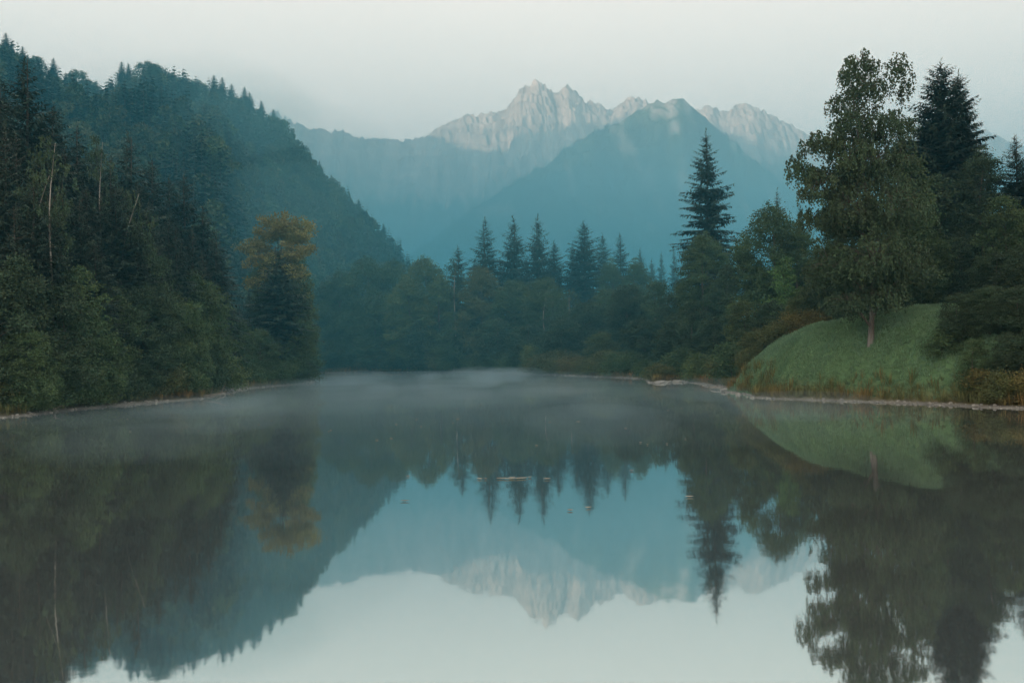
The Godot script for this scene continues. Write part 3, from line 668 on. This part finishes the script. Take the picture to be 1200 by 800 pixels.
# ---------------------------------------------------------------- bank details
func build_grass() -> void:
	var tuft := Shape.new()
	for k in 9:
		var a := rng.randf() * TAU
		var o := Vector3(cos(a), 0, sin(a))
		var p := o * rng.randf_range(0.0, 0.10)
		var up := Vector3.UP * rng.randf_range(0.16, 0.30) + o * rng.randf_range(0.02, 0.14)
		tuft.leaf(p, up, Vector3(-o.z, 0, o.x) * 0.022, shift(Color(0.15, 0.25, 0.132), 0.28))
	var spots := []
	var tall := []
	for k in 190000:
		var x := rng.randf_range(12.0, 44.0)
		var z := rng.randf_range(-86.0, -50.0)
		var m := mound_height(x, z)
		if m > 0.02 and spots.size() < 52000:
			var l := land(x, z)
			if l[1] < beach(x, z) + 0.15: continue
			var b := noise.get_noise_2d(x * 9.0, z * 9.0)
			var g := grain.get_noise_2d(x * 4.0, z * 4.0)
			var dew := clampf(0.5 + 1.6 * b, 0.0, 1.0) * 0.35
			var col := Color(1.0 + 0.4 * g, 1.0 + 0.3 * g, 1.0 + 0.2 * g) * rng.randf_range(0.8, 1.2)
			spots.append([upright(Vector3(x, l[0] - 0.02, z), rng.randf_range(0.45, 1.05)), col.lerp(Color(1.5, 1.45, 2.0), dew)])
	var reed := Shape.new()
	for k in 11:
		var a := rng.randf() * TAU
		var o := Vector3(cos(a), 0, sin(a))
		var up := Vector3.UP * rng.randf_range(0.45, 0.95) + o * rng.randf_range(0.05, 0.4)
		reed.leaf(o * rng.randf_range(0.0, 0.16), up, Vector3(-o.z, 0, o.x) * 0.022, shift(Color(0.17, 0.15, 0.075), 0.28))
	var n := SHORE.size()
	for k in n - 1:
		var a: Vector2 = SHORE[k]
		var b: Vector2 = SHORE[k + 1]
		if a.y > -40.0 or b.y > -40.0: continue
		var count := int(a.distance_to(b) * (120.0 if a.x > 12.0 else 40.0))
		for j in count:
			var q := a.lerp(b, rng.randf())
			var side := (b - a).orthogonal().normalized()
			q += side * rng.randf_range(-6.5, 6.5)
			var l := land(q.x, q.y)
			if l[1] < beach(q.x, q.y) + 0.1 or l[1] > (6.0 if mound_height(q.x, q.y) < 0.4 else 2.1) or rng.randf() < (l[1] - 1.5) * 0.12: continue
			var patch := noise.get_noise_2d(q.x * 5.0, q.y * 5.0)
			var col := Color(0.75, 0.95, 0.8).lerp(Color(1.35, 0.95, 0.68), clampf((0.6 if q.x > 12.0 else 0.3) + patch * 1.6, 0.0, 1.0)) * rng.randf_range(0.65, 1.2)
			tall.append([upright(Vector3(q.x, l[0] - 0.02, q.y), rng.randf_range(0.5, 1.15)), col])
	scatter("grass", "short dewy green grass on the mound", tuft.done(), mats.grass, spots, "grass")
	scatter("reeds", "tall dry grass and sedge along the shore", reed.done(), mats.grass, tall, "grass")

func pebble(bumps: float) -> Mesh:
	var s := Shape.new()
	var base := SphereMesh.new()
	base.radial_segments = 8
	base.rings = 4
	base.radius = 1.0
	base.height = 2.0
	var a := base.get_mesh_arrays()
	var off := rng.randf() * 100.0
	for p in a[Mesh.ARRAY_VERTEX]:
		var k: float = 1.0 + grain.get_noise_3d(p.x * 9.0 + off, p.y * 9.0, p.z * 9.0) * bumps
		s.v.push_back(p * k * Vector3(1.0, 0.6, 0.8))
		s.c.push_back(Color(0.27, 0.26, 0.235))
	s.i = a[Mesh.ARRAY_INDEX]
	return s.done()

func build_stones() -> void:
	var spots := []
	var n := SHORE.size()
	for k in n - 1:
		var a: Vector2 = SHORE[k]
		var b: Vector2 = SHORE[k + 1]
		if a.y > -40.0 or b.y > -40.0: continue
		for j in int(a.distance_to(b) * 40.0):
			var q := a.lerp(b, rng.randf()) + (b - a).orthogonal().normalized() * rng.randf_range(-2.6, 2.6)
			var l := land(q.x, q.y)
			if l[1] < -0.25 or l[1] > beach(q.x, q.y) + 0.25: continue
			var r := 0.035 + 0.11 * pow(rng.randf(), 3.0)
			spots.append([upright(Vector3(q.x, l[0] + r * 0.2, q.y), r), Color.WHITE * rng.randf_range(0.55, 1.25)])
	scatter("gravel", "pale stones and gravel along the waterline", pebble(0.5), mats.stone, spots, "gravel")
	var rocks := [[15.6, -104.4, 0.55], [16.6, -105.3, 0.42], [17.6, -106.2, 0.5], [15.0, -102.8, 0.35], [18.3, -105.6, 0.3], [17.2, -80.6, 0.35], [17.0, -75.0, 0.3]]
	for k in rocks.size():
		var o := mesh_node("rock", pebble(0.6), mats.stone, self)
		var l := land(rocks[k][0], rocks[k][1])
		o.position = Vector3(rocks[k][0], maxf(l[0], -0.05) + 0.06, rocks[k][1])
		o.scale = Vector3(1.5, 0.8, 1.1) * rocks[k][2]
		o.rotation.y = k * 1.3
		if k < 5: tag(o, "pale rock at the waterline below the tallest lone spruce", "rock", "rocks below the tallest spruce")
		else: tag(o, "pale rock at the waterline below the grassy mound", "rock", "rocks below the mound")
	var logs := [[-26.4, -87.6, 0.5, 3.2, 0.5, "dead branch reaching from the dark bank into the water"], [-31.6, -68.6, 1.1, 2.6, 0.25, "pale driftwood log lying on the gravel of the dark bank"], [-27.2, -92.5, 1.5, 3.6, 0.2, "long driftwood pole lying on the gravel before the low point"], [17.5, -84.6, 1.35, 3.4, 0.2, "driftwood log at the water's edge beside the grassy mound"]]
	for g in logs:
		var s := Shape.new()
		var d := Vector3(cos(g[2]), 0, sin(g[2]))
		var len: float = g[3]
		var pts := PackedVector3Array()
		var rad := PackedFloat32Array()
		for k in 6:
			pts.push_back(d * len * (k / 5.0 - 0.5) + Vector3.UP * (0.08 + g[4] * (k / 5.0) + sin(k * 1.7) * 0.04))
			rad.push_back(lerpf(0.11, 0.04, k / 5.0))
		s.tube(pts, rad, 7, PackedColorArray([Color(0.20, 0.18, 0.15), Color(0.26, 0.24, 0.2)]))
		for k in 3:
			limb(s, pts[2 + k], pts[2 + k] + (d + ball()).normalized() * 0.7 + Vector3.UP * 0.3, 0.03, PackedColorArray([Color(0.2, 0.18, 0.15)]), 0.05)
		var o := mesh_node("driftwood", s.done(), mats.bark, self)
		o.position = Vector3(g[0], maxf(0.0, land(g[0], g[1])[0]), g[1])
		tag(o, g[5], "driftwood")

func build_floating() -> void:
	# leaves and flecks of foam resting on the water
	var s := Shape.new()
	for k in 7:
		var a := TAU * k / 7.0
		var b := TAU * (k + 1) / 7.0
		s.tri(Vector3.ZERO, Vector3(cos(a), 0.02, sin(a)), Vector3(cos(b), 0.02, sin(b)), Color(0.30, 0.30, 0.26))
	var spots := []
	for k in 60:
		var z := -rng.randf_range(20.0, 90.0)
		var x := rng.randf_range(-24.0, 14.0) * clampf(-z / 60.0, 0.3, 1.0)
		spots.append([Transform3D(Basis(Vector3.UP, rng.randf() * TAU).scaled(Vector3(rng.randf_range(0.04, 0.13), 1.0, rng.randf_range(0.03, 0.07))), Vector3(x, 0.012, z)), Color.WHITE * rng.randf_range(0.6, 1.2)])
	for k in 14:
		spots.append([Transform3D(Basis.from_scale(Vector3(rng.randf_range(0.05, 0.16), 1.0, rng.randf_range(0.03, 0.07))), Vector3(-0.4 + rng.randfn() * 0.55 , 0.014, -27.6 + rng.randfn() * 0.12)), Color.WHITE * rng.randf_range(0.7, 1.2)])
	scatter("floating_leaves", "pale leaves and flecks drifting on the lake", s.done(), mats.grass, spots, "leaves")

# ---------------------------------------------------------------- mist
func mist(at: Vector3, size: Vector3, density: float, tint: Color, label: String, box := false) -> void:
	var f := FogVolume.new()
	f.name = numbered("mist")
	f.shape = RenderingServer.FOG_VOLUME_SHAPE_BOX if box else RenderingServer.FOG_VOLUME_SHAPE_ELLIPSOID
	f.size = size
	f.position = at
	var m := FogMaterial.new()
	m.density = density
	m.albedo = tint
	f.material = m
	add_child(f)
	tag(f, label, "mist", "", "stuff")

func build_mist() -> void:
	var blue := Color(0.36, 0.86, 1.0)
	var white := Color(0.76, 0.91, 0.96)
	mist(Vector3(0, 46.0, -4045), Vector3(9000, 104, 8000), VALLEY_HAZE, blue, "blue haze filling the valley floor", true)
	mist(Vector3(0, 306.0, -3550), Vector3(9200, 624, 5900), UPPER_HAZE, Color(0.54, 0.88, 1.0), "paler blue haze between the hill and the mountains", true)
	mist(Vector3(-4, 13.0, -225), Vector3(170, 30, 220), 0.0007, Color(0.5, 0.9, 1.0), "morning haze among the trees of the far shore", true)
	var local := RandomNumberGenerator.new()
	local.seed = 77
	mist(Vector3(-9.0, 0.15, -122.0), Vector3(84, 1.3, 150), 0.006, white, "broad thin sheet of mist over the far water")
	mist(Vector3(-4.0, 0.1, -64.0), Vector3(60, 0.9, 62), 0.0065, white, "broad thin sheet of mist over the middle of the lake")
	mist(Vector3(-12.0, 0.1, -84.0), Vector3(40, 1.0, 44), 0.006, white, "broad thin sheet of mist over the middle of the lake")
	for k in 58:
		var z := -lerpf(40.0, 180.0, pow((k + local.randf()) / 58.0, 0.75))
		var half := 25.0 if z > -125.0 else 19.0
		var mid := -5.0 if z > -110.0 else -14.0
		var x := mid + local.randf_range(-1.0, 1.0) * half * 0.9
		var far := clampf((-z - 40.0) / 100.0, 0.0, 1.0)
		var h := local.randf_range(0.4, 1.0) + far * local.randf_range(0.1, 1.5)
		mist(Vector3(x, h * 0.2, z), Vector3(local.randf_range(3.0, 12.0), h, local.randf_range(6.0, 18.0)), lerpf(0.008, 0.016, far) * local.randf_range(0.5, 1.2), white, "thin wisp of morning mist lying on the lake")
	for b in [[-62.0, 52.0, -250.0, 70.0, 34.0, 60.0, 0.0026], [-48.0, 34.0, -225.0, 60.0, 26.0, 50.0, 0.0030], [-92.0, 76.0, -290.0, 80.0, 30.0, 60.0, 0.0022], [-74.0, 70.0, -270.0, 46.0, 22.0, 40.0, 0.0034]]:
		mist(Vector3(b[0], b[1], b[2]), Vector3(b[3], b[4], b[5]), b[6], Color(0.6, 0.9, 0.96), "drifting bank of mist before the wooded hillside")

# ---------------------------------------------------------------- materials
func noise_texture(frequency: float, size: int, bump: float, seed_value: int) -> NoiseTexture2D:
	var t := NoiseTexture2D.new()
	var n := FastNoiseLite.new()
	n.seed = seed_value
	n.frequency = frequency
	n.fractal_octaves = 4
	t.noise = n
	t.width = size
	t.height = size
	t.seamless = true
	if bump > 0.0:
		t.as_normal_map = true
		t.bump_strength = bump
	return t

func foliage_material(tone: Color) -> StandardMaterial3D:
	var m := StandardMaterial3D.new()
	m.vertex_color_use_as_albedo = true
	m.albedo_color = tone.linear_to_srgb()
	m.roughness = 0.75
	m.metallic_specular = 0.3
	m.backlight_enabled = true
	m.backlight = Color(0.45, 0.5, 0.3)
	m.cull_mode = BaseMaterial3D.CULL_DISABLED
	return m

func plain(rough: float) -> StandardMaterial3D:
	var m := StandardMaterial3D.new()
	m.vertex_color_use_as_albedo = true
	m.roughness = rough
	m.metallic_specular = 0.3
	m.cull_mode = BaseMaterial3D.CULL_DISABLED
	return m

func make_materials() -> void:
	mats.earth = plain(0.95)
	mats.earth.normal_enabled = true
	mats.earth.normal_texture = noise_texture(0.03, 512, 12.0, 5)
	mats.earth.normal_scale = 0.8
	mats.earth.uv1_triplanar = true
	mats.earth.uv1_world_triplanar = true
	mats.earth.uv1_scale = Vector3(0.35, 0.35, 0.35)
	mats.rock = plain(0.95)
	mats.bark = plain(0.9)
	mats.stone = plain(0.85)
	mats.grass = plain(0.8)
	mats.grass.backlight_enabled = true
	mats.grass.backlight = Color(0.4, 0.45, 0.3)
	mats.needles = plain(0.7)
	mats.leaves = plain(0.7)
	mats.leaves.backlight_enabled = true
	mats.leaves.backlight = Color(0.45, 0.5, 0.3)
	var w := StandardMaterial3D.new()
	w.albedo_color = Color(0.81, 0.855, 0.845)
	w.metallic = 0.94
	w.roughness = 0.03
	w.normal_enabled = true
	w.normal_texture = noise_texture(0.012, 1024, 3.0, 9)
	w.normal_scale = 0.012
	w.uv1_triplanar = true
	w.uv1_world_triplanar = true
	w.uv1_scale = Vector3(0.12, 0.12, 0.12)
	mats.water = w

func build_air() -> void:
	var cam := Camera3D.new()
	cam.name = "camera"
	cam.fov = 37.84
	cam.near = 0.1
	cam.far = 40000.0
	cam.position = Vector3(0, 3.5, 0)
	cam.rotation_degrees = Vector3(0.638, 0, -1.13)
	add_child(cam)
	var sky := ProceduralSkyMaterial.new()
	sky.sky_top_color = Color(0.74, 0.712, 0.69)
	sky.sky_horizon_color = Color(1.0, 0.92, 0.85)
	sky.sky_curve = 0.25
	sky.ground_bottom_color = Color(0.3, 0.36, 0.36)
	sky.ground_horizon_color = Color(0.6, 0.62, 0.62)
	sky.sun_angle_max = 1.0
	sky.sky_energy_multiplier = 1.0
	var e := Environment.new()
	e.background_mode = Environment.BG_SKY
	e.sky = Sky.new()
	e.sky.sky_material = sky
	e.background_energy_multiplier = 1.0
	e.tonemap_mode = Environment.TONE_MAPPER_LINEAR
	e.tonemap_exposure = 2.65
	e.fog_enabled = true
	e.fog_density = 0.00006
	e.fog_light_color = Color(0.94, 0.98, 1.0)
	e.volumetric_fog_enabled = true
	e.volumetric_fog_density = 0.0
	e.sdfgi_enabled = true
	e.ssao_enabled = true
	e.ssil_enabled = true
	var we := WorldEnvironment.new()
	we.name = "world_environment"
	we.environment = e
	add_child(we)
	var sun := DirectionalLight3D.new()
	sun.name = "sun"
	sun.light_color = Color(1.0, 0.81, 0.71)
	sun.light_energy = 1.6
	sun.light_angular_distance = 0.5
	sun.shadow_enabled = true
	add_child(sun)
	sun.look_at_from_position(Vector3(-0.72, 0.10, 0.69), Vector3.ZERO)

const VALLEY_HAZE := 0.0010
const UPPER_HAZE := 0.00042

func _ready() -> void:
	rng.seed = 20240917
	noise.seed = 3; noise.frequency = 0.012; noise.fractal_octaves = 4
	ridged.seed = 11; ridged.noise_type = FastNoiseLite.TYPE_SIMPLEX_SMOOTH; ridged.frequency = 0.0011; ridged.fractal_type = FastNoiseLite.FRACTAL_RIDGED; ridged.fractal_octaves = 6
	crags.seed = 5; crags.noise_type = FastNoiseLite.TYPE_CELLULAR; crags.frequency = 0.0034; crags.cellular_return_type = FastNoiseLite.RETURN_DISTANCE; crags.fractal_octaves = 3; crags.fractal_type = FastNoiseLite.FRACTAL_FBM
	grain.seed = 21; grain.frequency = 0.11; grain.fractal_octaves = 4
	for p in SHORE: shore_a.push_back(p)
	build_air()
	make_materials()
	build_ground()
	build_water()
	var near := build_mountain("mountain", NEAR_CREST, Vector3(-250, 0, 1350), Vector3(200, 0, -1500), 320, 130, 0.20, 960.0, Color(0.37, 0.345, 0.31), "dark blue pointed mountain clad in forest with a rocky left ridge".replace("left ", ""), 0.0, 5.0)
	build_mountain("mountain", FAR_CREST, Vector3(-200, 0, 2300), Vector3(0, 0, -2000), 460, 170, 0.26, 1120.0, Color(0.37, 0.345, 0.31), "high pale mountain with twin rocky summits touched by sunlight", 5000.0, 14.0)
	build_mountain("mountain", RIGHT_CREST, Vector3(-300, 0, 2400), Vector3(0, 0, -2000), 280, 120, 0.26, 1500.0, Color(0.37, 0.345, 0.31), "distant pale mountain range seen past the pointed blue mountain", 9000.0, 14.0)
	build_mountain("mountain", SHADE_CREST, Vector3(900, 0, 300), Vector3(-1200, 0, -400), 120, 50, 0.15, 1500.0, Color(0.37, 0.345, 0.31), "long ridge that keeps the valley in morning shade", 14000.0, 14.0)
	build_mountain_forest(near)
	make_plants()
	build_plants()
	build_hill_forest()
	build_grass()
	build_stones()
	build_floating()
	build_mist()

const SHADE_CREST := [Vector3(-3750, 1750, -6300), Vector3(-3600, 2120, -5400), Vector3(-3600, 2080, -4600), Vector3(-3600, 1960, -3900), Vector3(-3600, 2350, -3300), Vector3(-3600, 2580, -2950), Vector3(-3600, 2300, -2200), Vector3(-3600, 1700, -1300), Vector3(-3600, 1120, -300), Vector3(-3600, 1380, 150), Vector3(-3600, 1120, 500), Vector3(-3600, 700, 1400), Vector3(-3600, 690, 2500), Vector3(-3600, 690, 4000), Vector3(-3500, 680, 6000)]
